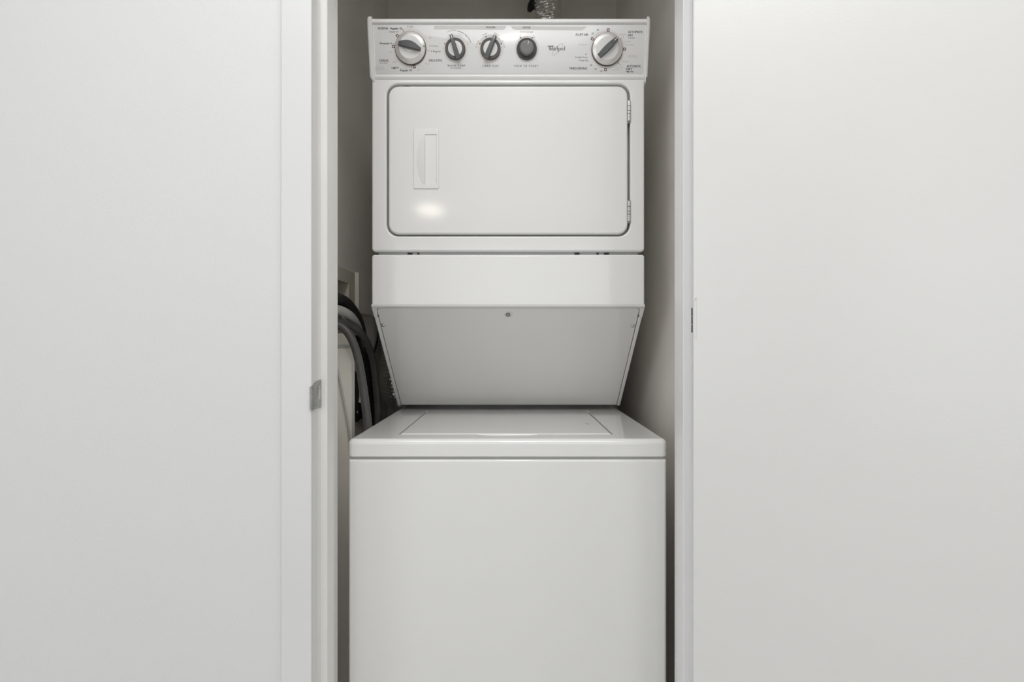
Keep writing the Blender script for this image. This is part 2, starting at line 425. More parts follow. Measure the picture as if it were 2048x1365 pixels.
# access panel
T = Matrix(((1, 0, 0, 0), (0, 0, 0, 0), (0, 0, 0, 0), (0, 0, 0, 1)))
def SP(x, t, d): return S(x, t, d)
bm = bmesh.new(); px0, px1 = MX-HS+0.0098, MX+HS-0.0098; t0, t1 = 0.0035, SL-0.001
lp = []
def sloop(ins, d):
    return [SP(p[0], t0+t1-p[1], d) for p in rrect((px0+px1)/2, (t0+t1)/2, px1-px0-2*ins, t1-t0-2*ins, 0, 6, tuple(max(1e-5, q-ins) for q in (0.009, 0.009, 0.001, 0.001)))]
for ins, d in ((0, -0.006), (0, -0.0022), (0.0006, -0.0013), (0.0016, -0.001)): lp.append(sloop(ins, d))
loft(bm, lp); ap = obj('access_panel', bm, M_white, root)
def slant_at(px, py):
    dr = Vector(((px-CX)/FPX, 1, (CY-py)/FPX)); P0 = S(0, 0, -0.001)
    c = Vector((0, 0, CZ)); k = (P0-c).dot(sn)/dr.dot(sn); return c+dr*k
def frame(P, n, up=Vector((1, 0, 0))):
    z = n.normalized(); x = (up-z*up.dot(z)).normalized(); y = z.cross(x)
    m = Matrix((x, y, z)).transposed().to_4x4(); m.translation = P; return m
for px, py, r in ((766, 650.5, 0.0050), (1266, 651.5, 0.0050)):
    bm = bmesh.new(); Tm = frame(slant_at(px, py), sn)
    lathe(bm, [(r*1.12, 0), (r*1.08, 0.0007), (r*0.80, 0.0009), (r*0.66, 0.0016), (r*0.35, 0.0024), (r*0.05, 0.0026)], Tm, 28)
    obj('screw', bm, M_chrome, ap)
for s in (-1, 1):
    bm = bmesh.new(); xa = MX+s*(HS-0.0080); xb = MX+s*(HS-0.0112)
    loft(bm, [[S(xa, 0.0275, d), S(xb, 0.0285, d), S(xb+s*0.0012, 0.0215, d)] for d in (-0.0005, 0.0004)]); obj('gap_shade', bm, M_black, ap)  # black wedge stands in for the shade in the gap below the tab
Tm = frame(slant_at(1016, 628.5), sn)
bm = bmesh.new(); lathe(bm, [(0.0098, 0.0), (0.0096, 0.0012), (0.0082, 0.0015), (0.0078, 0.0003), (0.0001, 0.0003)], Tm, 32)
lk = obj('screw', bm, M_white, ap); lk['label'] = 'recessed center screw'
bm = bmesh.new(); lathe(bm, [(0.0052, 0.0), (0.0050, 0.004), (0.0036, 0.0056), (0.0001, 0.0060)], Tm @ Matrix.Translation((0, 0, 0)), 6)
o = obj('screw', bm, M_steel, ap); o['label'] = 'bolt head in the middle of the top edge'
# dark clip slots at the seam between fascia and dryer
bm = bmesh.new()
box(bm, MX-HD+0.0105, MX+HD-0.0105, YD+0.022, YD+0.06, zpt(512), zpt(501))
seam = obj('dryer_seam', bm, M_white, root)
for a_, b_ in ((815, 825), (834.5, 838.5), (1149, 1159), (1193, 1197.5), (1208, 1218)):
    A = at(a_, 508.5, YD+0.0215); Bp = at(b_, 504.5, YD+0.0215)
    ebox('slot', M_black, A.x, Bp.x, YD+0.0213, YD+0.030, A.z-0.001, Bp.z+0.001, 0, seam)

# dryer cabinet: front ring with a rounded recess for the door
DZ0, DZ1 = zpt(503.5), zpt(158)
hx0, hx1, hz0, hz1 = at(773.0, 0, YD).x, at(1260.5, 0, YD).x, zpt(472.6), zpt(167.5)
bm = bmesh.new(); loops = []
def vl(x0, x1, z0, z1, r, y, ins=0, n=8, rs=None):
    rr = None if rs is None else tuple(max(1e-5, q-ins) for q in rs)
    return [(p[0], y, p[1]) for p in rrect((x0+x1)/2, (z0+z1)/2, x1-x0-2*ins, z1-z0-2*ins, max(1e-5, r-ins), n, rr)]
loops.append(vl(MX-HD, MX+HD, DZ0, DZ1, 0, 1.72, rs=(0.001, 0.001, 0.006, 0.006)))
fo = 0.005
for i in range(6):
    a = i/5*PI/2
    loops.append(vl(MX-HD, MX+HD, DZ0, DZ1, 0, YD+fo*(1-math.sin(a)), fo*(1-math.cos(a)), rs=(0.001, 0.001, 0.0075, 0.0075)))
fi = 0.004
for i in range(6):
    a = i/5*PI/2
    loops.append(vl(hx0, hx1, hz0, hz1, 0.026, YD+fi*(1-math.cos(a)), -fi*(1-math.sin(a))))
loops.append(vl(hx0, hx1, hz0, hz1, 0.026, YD+0.029))
loft(bm, loops)
dc = obj('dryer_cabinet', bm, M_white, root)
# dark latch at the top of the door gap
for a_, b_, mm in ((801, 807, M_lgrey), (809, 819, M_black), (821, 826, M_lgrey)):
    A = at(a_, 172, YD+0.010); Bp = at(b_, 167.5, YD+0.010)
    ebox('latch', mm, A.x, Bp.x, YD+0.010, YD+0.019, A.z-0.001, hz1-0.0003, 0, dc)
# dryer door
dx0, dx1, dz0, dz1 = at(776.8, 0, YD).x, at(1255.8, 0, YD).x, zpt(469.0), zpt(171.8)
bm = bmesh.new(); loops = []; fd = 0.005
hcx0, hcx1, hcz0, hcz1 = at(827.5, 0, YD).x, at(878, 0, YD).x, zpt(378.5), zpt(258.5)
loops.append(vl(dx0, dx1, dz0, dz1, 0.023, YD+0.0275))
for i in range(6):
    a = i/5*PI/2; loops.append(vl(dx0, dx1, dz0, dz1, 0.023, YD-0.001+fd*(1-math.sin(a)), fd*(1-math.cos(a))))
loops.append(vl(hcx0, hcx1, hcz0, hcz1, 0.004, YD-0.001, 0.004))
loops.append(vl(hcx0, hcx1, hcz0, hcz1, 0.004, YD+0.0262, 0.004))
loft(bm, loops)
dd = obj('dryer_door', bm, M_white, root)
# handle cup: raised frame plate with a deep finger pocket, curved grip at the left
bm = bmesh.new(); loops = []
YH = YD-0.0032
px_ = lambda p: at(p, 0, YD).x
ox0, ox1, oz0, oz1 = px_(850.5), px_(873.0), zpt(368.5), zpt(270)
loops.append(vl(hcx0, hcx1, hcz0, hcz1, 0.0035, YD-0.0012))
for i in range(4):
    a = i/3*PI/2; loops.append(vl(hcx0, hcx1, hcz0, hcz1, 0.0035, YH+0.0015*(1-math.sin(a)), 0.0015*(1-math.cos(a))))
loops.append([(p[0], YH, p[1]) for p in [(q[0], q[2]) for q in vl(ox0, ox1, oz0, oz1, 0.0012, YH, -0.0006)]])
loops.append(vl(ox0, ox1, oz0, oz1, 0.0012, YH+0.0012))
# pocket: left wall undercut straight back, right wall slopes in, top/bottom slope
loops.append(vl(ox0+0.0005, ox1-0.0120, oz0+0.010, oz1-0.034, 0.001, YD+0.0245))
loft(bm, loops)
hd = obj('door_handle', bm, M_plastic, dd, ang=24)
# bowed grip lip left of the pocket (shallow crescent scoop)
bm = bmesh.new(); n = 24; rows = []
for i in range(n+1):
    t = i/n; z = zpt(372)+(zpt(272)-zpt(372))*t
    s = math.sin(PI*t)**0.55 if 0 < t < 1 else 0
    xl = px_(850.3)-0.0175*s
    rows.append([(xl, YH-0.0001, z), (xl+0.3*(px_(850.3)-xl), YH-0.0001-0.0013*s, z), (xl+0.65*(px_(850.3)-xl), YH-0.0001-0.0026*s, z), (px_(850.3), YH-0.0001-0.0036*s, z), (px_(850.3)+0.0001, YH+0.006, z)])
vv = [[bm.verts.new(p) for p in r_] for r_ in rows]
for i in range(n):
    for j in range(4): bm.faces.new((vv[i][j], vv[i][j+1], vv[i+1][j+1], vv[i+1][j]))
o = obj('grip_lip', bm, M_plastic, dd)
# door hinges
for (ya, yb_) in ((202.5, 243.5), (403, 444)):
    cxh = px_(1257.8); z1, z0 = zpt(ya), zpt(yb_)
    bm = bmesh.new(); segs = [0, 0.36, 0.50, 0.73, 1.0]
    H = z1-z0
    for i in range(4):
        a0 = z0+H*segs[3-i if False else i]+0.00035; a1 = z0+H*segs[i+1]-0.00035; R = 0.0036
        top = 0.0022 if i == 3 else 0.0003
        lathe(bm, [(R*0.9, 0), (R, 0.0003), (R, a1-a0-top), (R*(0.55 if i == 3 else 0.9), a1-a0)], Matrix.Translation((cxh, YD-0.0012, a0)), 20)
    hgo = obj('dryer_hinge', bm, M_chrome, root); 
    bm = bmesh.new(); box(bm, cxh-0.0052, cxh+0.0052, YD+0.001, YD+0.004, z0-0.003, z1+0.003, 0.001)
    obj('hinge_leaf', bm, M_steel, hgo)

# ------------------------------------------------------------------ control panel
E = Vector((0, 1.1150, CZ+0.6832)); Fp = Vector((0, 1.1340, CZ+0.5850))
vd = (E-Fp).normalized(); nd = Vector((0, vd.y*0-vd.z, vd.y))     # x cross v
nd = Vector((1, 0, 0)).cross(vd).normalized()
FM = Matrix((Vector((1, 0, 0)), vd, nd)).transposed().to_4x4(); FM.translation = (E+Fp)/2
FMI = FM.inverted(); CAM = Vector((0, 0, CZ))
def fp(px, py, h=0.0):
    """point of the faceplate (raised by h) seen at a pixel, in faceplate coordinates"""
    dr = Vector(((px-CX)/FPX, 1, (CY-py)/FPX)); P0 = FM @ Vector((0, 0, h))
    k = (P0-CAM).dot(nd)/dr.dot(nd); q = FMI @ (CAM+dr*k); return Vector((q.x, q.y, h))
PXL, PXR = at(743.5, 0, 1.112).x, at(1294.5, 0, 1.112).x
bm = bmesh.new()
prof = [(1.30, CZ+0.6968), (1.124, CZ+0.6968), (1.117, CZ+0.6962), (1.1125, CZ+0.6945), (1.1106, CZ+0.6915), (1.1108, CZ+0.6872), (1.1122, CZ+0.6852), (1.1162, CZ+0.6842),
        (E.y, E.z-0.0005), (Fp.y, Fp.z), (1.1328, CZ+0.5830), (1.1332, CZ+0.5800), (1.1360, CZ+0.5765), (1.1410, CZ+0.5745), (1.15, CZ+0.5740), (1.30, CZ+0.5740)]
extrude_x(bm, prof, PXL, PXR)
cp = obj('control_panel', bm, M_plastic, root)
for s, xa, xb in ((-1, at(733.2, 0, 1.109).x, PXL+0.0012), (1, PXR-0.0012, at(1301.3, 0, 1.109).x)):
    bm = bmesh.new(); out, inn = (xa, xb) if s < 0 else (xb, xa)
    def ring(ins, x):
        # end cap outline grown outwards beyond the panel profile
        P = [(1.30, CZ+0.6990), (1.118, CZ+0.6990), (1.1100, CZ+0.6980), (1.1080, CZ+0.6945), (1.1090, CZ+0.6800), (1.1290, CZ+0.5870), (1.1300, CZ+0.5780), (1.1320, CZ+0.5680), (1.1430, CZ+0.5630), (1.1640, CZ+0.5660), (1.30, CZ+0.5700)]
        c = Vector((1.2, CZ+0.63)); return [(x, y+(c.x-y)*ins, z+(c.y-z)*ins) for y, z in P]
    sg = -1 if s < 0 else 1
    L = [ring(0.02, inn), ring(0.0, inn+sg*0.0012), ring(0.0, out-sg*0.0045), ring(0.012, out-sg*0.0020), ring(0.035, out-sg*0.0004), ring(0.06, out)]
    # the lower end narrows in towards the cabinet
    for r_ in L:
        for k, (x, y, z) in enumerate(r_):
            if z < CZ+0.575: r_[k] = (x-sg*0.0055 if abs(x-inn) > 0.004 else x, y, z)
    loft(bm, L); obj('end_cap', bm, M_plastic, cp)
# faceplate
def fobj(name, bm, m, parent, smooth=True):
    bmesh.ops.transform(bm, matrix=FM, verts=bm.verts); return obj(name, bm, m, parent, smooth, wn=False)
bm = bmesh.new()
c0, c1 = fp(747, 50), fp(1292, 146)
loft(bm, [[(p[0], p[1], h) for p in rrect(0+(PXL+PXR)/2, 0, PXR-PXL-0.006-2*i_, (E-Fp).length-0.003-2*i_, 0.002, 4)] for h, i_ in ((-0.001, 0), (0.0004, 0), (0.0007, 0.0004))])
fpl = fobj('faceplate', bm, M_face, cp)
H0 = 0.00075
def flat(name, polys, m, h=H0, th=0.00012, parent=cp):
    bm = bmesh.new()
    for poly in polys:
        a = [bm.verts.new((p[0], p[1], h+th)) for p in poly]; b = [bm.verts.new((p[0], p[1], h-th)) for p in poly]; n = len(poly)
        bm.faces.new(a); bm.faces.new(b[::-1])
        for i in range(n): bm.faces.new((a[i], a[(i+1) % n], b[(i+1) % n], b[i]))
    return fobj(name, bm, m, parent, False)
def pq(pts): return [fp(x, y) for x, y in pts]
def textmesh(s, bold=0.0, sp=1.0, shear=0.0):
    cu = bpy.data.curves.new('t', 'FONT'); cu.body = s; cu.size = 1.0; cu.space_character = sp; cu.shear = shear
    cu.resolution_u = 3
    o = bpy.data.objects.new('t', cu); COL.objects.link(o)
    bpy.context.view_layer.update()
    dg = bpy.context.evaluated_depsgraph_get(); me = bpy.data.meshes.new_from_object(o.evaluated_get(dg))
    bpy.data.objects.remove(o); bpy.data.curves.remove(cu)
    bm = bmesh.new(); bm.from_mesh(me)
    if bold:                       # heavier weight: the outline repeated a hair to the side
        for k, dx in enumerate((-bold*1.6, bold*1.6)):
            n0 = len(bm.verts); bm.from_mesh(me); bm.verts.ensure_lookup_table()
            for v in bm.verts[n0:]: v.co.x += dx; v.co.z += 0.002*(k+1)
    bpy.data.meshes.remove(me); return bm
def text(s, xl, xr, yc, hpx, m=None, bold=0.0, sp=1.0, shear=0.0, name='lettering'):
    """s fitted between pixels xl..xr; yc = middle of the capitals, hpx = capital height"""
    m = m or M_ink; bm = textmesh(s, bold, sp, shear)
    xs = [v.co.x for v in bm.verts]; a, b = min(xs), max(xs)
    A, B = fp(xl, yc), fp(xr, yc); up = (fp(xl, yc-hpx/2)-fp(xl, yc+hpx/2)).length
    sx = (B.x-A.x)/(b-a); sy = up/0.70
    for v in bm.verts: v.co = Vector((A.x+(v.co.x-a)*sx, A.y+(v.co.y-0.35)*sy, H0+0.0001+v.co.z*0.02))
    return fobj(name, bm, m, cp, False)
def arctext(s, cx, cy, r, a0, a1, hpx, m=None, bold=0.0):
    """a0..a1 degrees clockwise from the top, text reading clockwise"""
    m = m or M_inkg; bm = textmesh(s, bold)
    xs = [v.co.x for v in bm.verts]; a, b = min(xs), max(xs); C = fp(cx, cy)
    R = (fp(cx+r, cy)-C).length; sy = (fp(cx, cy-hpx)-C).length/0.70
    for v in bm.verts:
        an = math.radians(a0+(a1-a0)*(v.co.x-a)/(b-a)); rr = R+v.co.y*sy
        v.co = Vector((C.x+rr*math.sin(an), C.y+rr*math.cos(an), H0+0.0001+v.co.z*0.02))
    return fobj('lettering', bm, m, cp, False)
def line(x0, y0, x1, y1, wpx, m, name='print_line'):
    A, B = fp(x0, y0), fp(x1, y1); d = (B-A).normalized(); n_ = Vector((-d.y, d.x, 0))*(wpx/925/2)
    return flat(name, [[A-n_, B-n_, B+n_, A+n_]], m)
def disc(cx, cy, r, m, name='print_dot', h=H0, ri=0.0, seg=48):
    C = fp(cx, cy); R = r/922; Ri = ri/922; polys = []
    if ri:
        for j in range(seg):
            a, b = 2*PI*j/seg, 2*PI*(j+1)/seg
            polys.append([(C.x+R*math.cos(a), C.y+R*math.sin(a)), (C.x+R*math.cos(b), C.y+R*math.sin(b)), (C.x+Ri*math.cos(b), C.y+Ri*math.sin(b)), (C.x+Ri*math.cos(a), C.y+Ri*math.sin(a))])
    else: polys.append([(C.x+R*math.cos(2*PI*j/seg), C.y+R*math.sin(2*PI*j/seg)) for j in range(seg)])
    return flat(name, polys, m, h)
# printed bands and rings
flat('print_band', [pq([(868, 51.8), (1013, 52.2), (1011, 57), (1005, 60), (868, 59.2)]), pq([(1021, 52.5), (1174, 53.2), (1168, 59), (1164, 61), (1030, 60.2), (1024, 57)])], M_band, h=H0-0.0001)
for cx_, cy_, r_ in ((821.5, 97.5, 37.5), (911, 98, 26.0), (981, 98, 26.5), (1053.5, 98.5, 24.5), (1213.5, 99, 36.0)):
    disc(cx_, cy_, r_, M_pink, 'print_ring', h=H0-0.00015)
# left dial lettering
text('NORMAL', 756, 777.5, 57, 4.4, bold=0.014); text('Regular 10', 781, 804, 57.2, 4.0, bold=0.025); text('4 Light', 814, 827, 53, 3.8, M_inkg)
text('Heavy 14', 779, 797, 63.7, 3.6, M_inkg, 0.02); text('Prewash 4', 760, 783.5, 87, 4.0, bold=0.014)
text('Spin', 778.5, 784, 104, 3, M_inkl); text('CASUAL', 759, 778, 121.3, 4.4, bold=0.014); text('Perm. Press', 759.5, 775, 126, 2.8, M_inkg, 0.02)
text('Drain', 785.5, 793, 124, 3.0, M_inkl); text('Light 4', 783.5, 797, 135.8, 4.0, bold=0.025)
text('Regular 10', 800.5, 823.5, 140.8, 4.0, bold=0.014); text('Spin', 834.5, 840, 139.2, 3, M_inkl)
text('DELICATES', 858, 884, 121.2, 4.5, bold=0.014); text('Rinse', 851, 858, 127.8, 3, M_inkl); text('4 Regular', 862, 882, 102.8, 3.8, M_ink, 0.0)
text('12 Heavy', 859, 877, 92, 3.6, M_inkg); text('Off', 858, 862.5, 76.2, 3, M_inkl)
text('PULL TO START', 750.5, 768.5, 135, 2.0, M_inkl); text('PUSH TO STOP', 751, 768, 139, 2.0, M_inkl)
line(804.8, 57.8, 808.6, 65.8, 0.9, M_ink); line(854, 101.8, 860.5, 102, 0.5, M_inkg)
line(799, 137.6, 817, 138.6, 0.4, M_inkl)
def marker(cx, cy, r, ang, m=None, wpx=5.0, lpx=6.0):
    """small upright bracket mark outside a dial rim; ang clockwise from the top"""
    m = m or M_inkr; C = fp(cx, cy); R = r/922; a = math.radians(ang); u = Vector((math.sin(a), math.cos(a), 0)); t = Vector((math.cos(a), -math.sin(a), 0))
    w_, l_ = wpx/922/2, lpx/922; e = 1.3/922
    P = lambda s, q: C+u*(R+q)+t*s
    polys = [[P(-w_, 0), P(-w_+e, 0), P(-w_+e, l_), P(-w_, l_)], [P(w_-e, 0), P(w_, 0), P(w_, l_), P(w_-e, l_)],
             [P(-w_+e, l_-e), P(w_-e, l_-e), P(w_-e, l_), P(-w_+e, l_)], [P(-w_+e, 0), P(w_-e, 0), P(w_-e, e), P(-w_+e, e)]]
    return flat('print_marker', polys, m)
marker(821.5, 97, 31.5, 312); marker(821.5, 97, 31.5, 276); marker(821.5, 97, 31.5, 170); marker(821.5, 97, 31.5, 68, M_pink, 4, 5)
line(788.5, 88, 785.5, 87.4, 0.6, M_inkr); line(823.5, 131, 823.7, 137.5, 0.6, M_inkr)
# centre knobs lettering
text('WASHER', 971.5, 991, 54.9, 3.6, bold=0.014); text('DRYER', 1045.5, 1061, 55.2, 3.6, bold=0.014)
text('WASH TEMP', 895, 930.5, 131.7, 3.9, bold=0.014, sp=1.7); text('No Cold Rinse', 901, 923, 136.4, 2.6, M_inkg, 0.02)
text('LOAD SIZE', 965.5, 997, 132.2, 3.9, bold=0.014, sp=1.7); text('PUSH TO START', 1029, 1075.5, 132.3, 4.0, bold=0.014, sp=1.7)
text('End of Cycle Signal', 1040, 1067, 63.8, 3.0, M_inkg, 0, shear=0.2)
arctext('Cold', 910.5, 98, 26.5, -28, -12, 2.8, M_inkl); arctext('Warm', 910.5, 98, 27, 12, 32, 2.8, M_inkl); arctext('Hot', 910.5, 98, 26.5, 58, 75, 2.8, M_inkl)
arctext('Automatic Temp Control', 910.5, 99, 33.0, 8, 68, 2.6, M_inkg, 0.02)
def arc(cx, cy, r, a0, a1, wpx, m):
    C = fp(cx, cy); polys = []; R0, R1 = (r-wpx/2)/922, (r+wpx/2)/922; n = 20
    for i in range(n):
        a, b = math.radians(a0+(a1-a0)*i/n), math.radians(a0+(a1-a0)*(i+1)/n)
        polys.append([(C.x+R*math.sin(q), C.y+R*math.cos(q)) for R, q in ((R0, a), (R1, a), (R1, b), (R0, b))])
    return flat('print_line', polys, m)
arc(910.5, 99, 35, -26, 4, 0.5, M_inkg)
arctext('Small', 981, 98, 28, -31, -14, 2.8); arctext('Medium', 981, 98, 28.5, 14, 36, 2.8); arctext('Ex. Small', 981, 98, 27, -86, -58, 2.8); arctext('Ex. Large', 981, 98, 27, 58, 86, 2.8)
arctext('Off', 1053.5, 98, 25, -38, -26, 3.0); arctext('On', 1053.5, 98, 25, 28, 38, 3.0)
for x, y in ((972, 74), (959.8, 87.6), (1002.5, 87.6), (990.3, 73.8), (890, 87.8), (1041.5, 76), (1064.5, 76.2)): disc(x, y, 1.25, M_ink, seg=16)
# right dial lettering
text('10', 1193.7, 1197.6, 60, 3.6, M_inkg, 0.02); text('20', 1183, 1187, 67.2, 3.6, M_inkg, 0.02); text('FLUFF AIR', 1151.5, 1176.5, 69.5, 4.4, bold=0.014)
text('Cool Down', 1157, 1174.5, 89.3, 3.0, M_inkl); text('20', 1170, 1174, 108.7, 3.4, M_inkg); text('Tumble Press', 1150, 1175.2, 114.6, 3.4, M_inkg, 0.015)
text('Damp Dry', 1158, 1177.2, 121, 3.4, M_inkg, 0.015); text('40', 1180, 1184, 130.6, 3.6, M_inkg, 0.02); text('50', 1189, 1193, 138.2, 3.6, M_inkg, 0.02); text('60', 1200.3, 1204.8, 142.4, 3.6, M_inkg, 0.02)
text('TIMED DRYING', 1138, 1174.2, 137.2, 4.6, bold=0.014); text('Cool Down', 1224.3, 1241.5, 140.2, 3.0, M_inkl); text('Less Dry', 1232.3, 1245, 135.7, 3.0, M_inkl)
text('AUTOMATIC', 1253, 1282, 132.8, 4.6, bold=0.014); text('DRY', 1252.5, 1264.5, 138.4, 4.4, bold=0.014); text('High Heat', 1252.3, 1267, 143.5, 2.8, M_ink, 0.02)
text('Very Dry', 1244.2, 1257, 123.5, 3.0, M_inkl); text('Cool Down', 1249.3, 1267, 89.7, 3.0, M_inkl); text('Less Dry', 1248, 1261.3, 83.4, 3.0, M_inkl)
text('Very Dry', 1239, 1252.5, 68.7, 3.0, M_inkl); text('AUTOMATIC', 1256, 1286, 64.2, 4.6, bold=0.014); text('DRY', 1256, 1266, 70.8, 4.4, bold=0.014); text('Low Heat', 1256, 1269.5, 76, 2.8, M_inkg, 0.02)
text('Energy Preferred', 1254.5, 1273.5, 110.4, 2.0, M_inkl); text('Energy Setting', 1255, 1273, 113.6, 2.0, M_inkl)
line(1238.6, 80.6, 1244, 76.2, 1.0, M_inkg); line(1234.3, 124.6, 1238.6, 128.6, 1.0, M_inkg); disc(1246.2, 74.0, 0.9, M_inkg, seg=12); disc(1240.6, 130.2, 0.9, M_inkg, seg=12)
marker(1214, 98.5, 32.0, 2); marker(1214, 98.5, 32.0, 90); marker(1214, 98.5, 35, 183); marker(1214, 98.5, 32.5, 302)
# maker's mark: serif wordmark built from strokes, a small slanted line of lettering above, thin tilted oval
def q4(x0, y0, x1, y1, wd):   # stroke of horizontal width wd
    return [(x0-wd/2, y0), (x0+wd/2, y0), (x1+wd/2, y1), (x1-wd/2, y1)]
def ringp(cx, cy, rx, ry, tx, ty, n=20, a0=0, a1=360):
    out = []
    for i in range(n):
        a, b = math.radians(a0+(a1-a0)*i/n), math.radians(a0+(a1-a0)*(i+1)/n)
        f1 = lambda q: (cx+rx*math.cos(q), cy+ry*math.sin(q)); f2 = lambda q: (cx+(rx-tx)*math.cos(q), cy+(ry-ty)*math.sin(q))
        out.append([f1(a), f1(b), f2(b), f2(a)])
    return out
G = []; x = 0.0
def add(ps, dx): G.extend([[(px+dx, py) for px, py in p] for p in ps])
add([q4(0.08, 1, 0.36, 0, 0.20), q4(0.58, 1, 0.36, 0, 0.07), q4(0.50, 1, 0.78, 0, 0.20), q4(1.02, 1, 0.78, 0, 0.07), q4(0.10, 0.95, 0.10, 1, 0.34), q4(0.98, 0.95, 0.98, 1, 0.26), q4(0.52, 0.95, 0.52, 1, 0.30)], 0)
stem = lambda x_, t, b=0: [q4(x_, b, x_, t, 0.17), q4(x_, b, x_, b+0.05, 0.34), q4(x_-0.06, t-0.05, x_-0.06, t, 0.2)]
add(stem(0.12, 1.08)+stem(0.50, 0.48)+ringp(0.35, 0.40, 0.23, 0.24, 0.13, 0.07, 10, 20, 150), 1.05)
add(stem(0.12, 0.64)+[q4(0.12, 0.76, 0.12, 0.94, 0.18)], 1.80)
add(stem(0.12, 0.64)+ringp(0.36, 0.40, 0.22, 0.24, 0.12, 0.10, 8, 50, 150), 2.12)
add(stem(0.12, 1.08), 2.62)
add(stem(0.12, 0.64, -0.42)+ringp(0.34, 0.31, 0.28, 0.33, 0.14, 0.06, 18, -160, 160), 2.94)
add(ringp(0.30, 0.31, 0.29, 0.33, 0.15, 0.06), 3.64); add(ringp(0.30, 0.31, 0.29, 0.33, 0.15, 0.06), 4.30); add(stem(0.12, 1.08), 4.98)
A = fp(1097.6, 101.0); Bp = fp(1130.3, 101.0); sx = (Bp.x-A.x)/5.25; sy = 6.6/870
flat('wordmark', [[(A.x+px*sx, A.y+py*sy) for px, py in p] for p in G], M_ink, h=H0+0.0001, th=0.00005)
bars = []
for i, (xa, wd) in enumerate(((1095.2, 2.2), (1098.2, 1.6), (1100.3, 2.2), (1102.9, 1.2), (1104.8, 2.2))):
    bars += [pq([(xa, 94.0), (xa+0.7, 94.0), (xa+1.3, 91.4), (xa+0.6, 91.4)]), pq([(xa+wd-0.7, 94.0), (xa+wd, 94.0), (xa+wd-0.1, 91.4), (xa+wd-0.8, 91.4)]), pq([(xa+0.4, 93.0), (xa+wd-0.3, 93.0), (xa+wd-0.3, 92.3), (xa+0.5, 92.3)])]
flat('small_lettering', bars, M_ink, h=H0+0.0001, th=0.00005)
C = fp(1115.2, 99.0); polys = []; n = 48
for i in range(n):
    def el(q, k):
        th = math.radians(45); rx, ry = (14.4+k)/922, (4.6+k*0.8)/922; xx, yy = rx*math.cos(q), ry*math.sin(q)
        return (C.x+xx*math.cos(th)-yy*math.sin(th), C.y+xx*math.sin(th)+yy*math.cos(th))
    a, b = 2*PI*i/n, 2*PI*(i+1)/n; t0_, t1_ = (0.25+0.35*abs(math.sin(a)), 0.25+0.35*abs(math.sin(b)))
    polys.append([el(a, t0_), el(b, t1_), el(b, -t1_), el(a, -t0_)])
flat('oval_mark', polys, M_inkl, h=H0)

# dials and knobs
def local(px, py, ang=0.0, h=0.0):
    return FM @ Matrix.Translation(fp(px, py)) @ Matrix.Rotation(-math.radians(ang), 4, 'Z') @ Matrix.Translation((0, 0, h))
def lobj(name, bm, T, m, parent):
    bmesh.ops.transform(bm, matrix=T, verts=bm.verts); return obj(name, bm, m, parent)
def grip(L0, L1, w0, w1, wm, h, hb, bow):
    """a grip bar along local y from -L0 to L1, widest wm in the middle, height h at middle"""
    bm = bmesh.new(); loops = []; n = 14
    for i in range(n+1):
        t = i/n; y = -L0+(L0+L1)*t
        wd = (w0+(w1-w0)*t)/2+(wm-(w0+w1)/2)/2*math.sin(PI*t)
        hh = hb+(h-hb)*math.sin(PI*min(max(t, 0.03), 0.97))**0.5
        off = bow*math.sin(PI*t)
        e = min(0.0012, wd*0.5)
        loops.append([(-wd+off, y, 0), (-wd+off+0.0002, y, hh-e), (-wd+off+e, y, hh), (wd+off-e, y, hh), (wd+off-0.0002, y, hh-e), (wd+off, y, 0)])
    loft(bm, loops); return bm
def big_dial(px, py, name, ang, label, gl, gtop, wtail, wtip, wm, bow, pointer):
    T = local(px, py)
    S_ = 1/922
    bm = bmesh.new(); lathe(bm, [(31.3*S_, 0), (31.5*S_, 0.002), (31.2*S_, 0.0062), (30.6*S_, 0.0070), (0.0001, 0.0070)], T, 72)
    base = obj(name, bm, M_dark, cp); base['label'] = label
    return base
def sub(name, bm, m, parent=cp):
    return obj(name, bm, m, parent)
def bigdial(px, py, ang, label, kind):
    S_ = 1/922; T = local(px, py)
    b = bmesh.new(); lathe(b, [(31.3*S_, 0), (31.5*S_, 0.002), (31.0*S_, 0.0050), (30.0*S_, 0.0055), (0.0001, 0.0055)], T, 72)
    base = obj('dial', b, M_dark, root); base['label'] = label
    b = bmesh.new(); lathe(b, [(30.2*S_, 0.0053), (30.1*S_, 0.0070), (29.0*S_, 0.0082), (23.2*S_, 0.0110), (22.6*S_, 0.0112), (22.0*S_, 0.0106), (0.0001, 0.0106)], T, 72)
    obj('dial_rim', b, M_ringmetal, base)
    b = bmesh.new(); lathe(b, [(22.1*S_, 0.0105), (22.0*S_, 0.0110), (21.0*S_, 0.0114), (0.0001, 0.0100 if kind == 0 else 0.0114)], T, 64)
    obj('dial_face', b, M_silver, base)
    Tg = T @ Matrix.Rotation(-math.radians(ang), 4, 'Z') @ Matrix.Translation((0, 0, 0.0100))
    if kind == 0: b = grip(22.0*S_, 22.0*S_, 6.0*S_, 8.0*S_, 13.5*S_, 0.0110, 0.006, 0.0032)
    else: b = grip(23.0*S_, 23.5*S_, 9.5*S_, 7.0*S_, 11.5*S_, 0.0120, 0.006, 0.0)
    lobj('dial_grip', b, Tg, M_knob, base)
    return base, Tg
base, Tg = bigdial(821.5, 97.5, 284, 'washer cycle dial, left end of the panel', 0)
b = bmesh.new(); P_ = fp(848, 92.5, 0.0090)
lathe(b, [(0.0013, 0), (0.0013, 0.0013), (0.0001, 0.0016)], FM @ Matrix.Translation(Vector((P_.x, P_.y, 0.0082))), 16); obj('dial_dot', b, M_ink, base)
base, Tg = bigdial(1213.8, 99.5, 47, 'dryer timer dial, right end of the panel', 1)
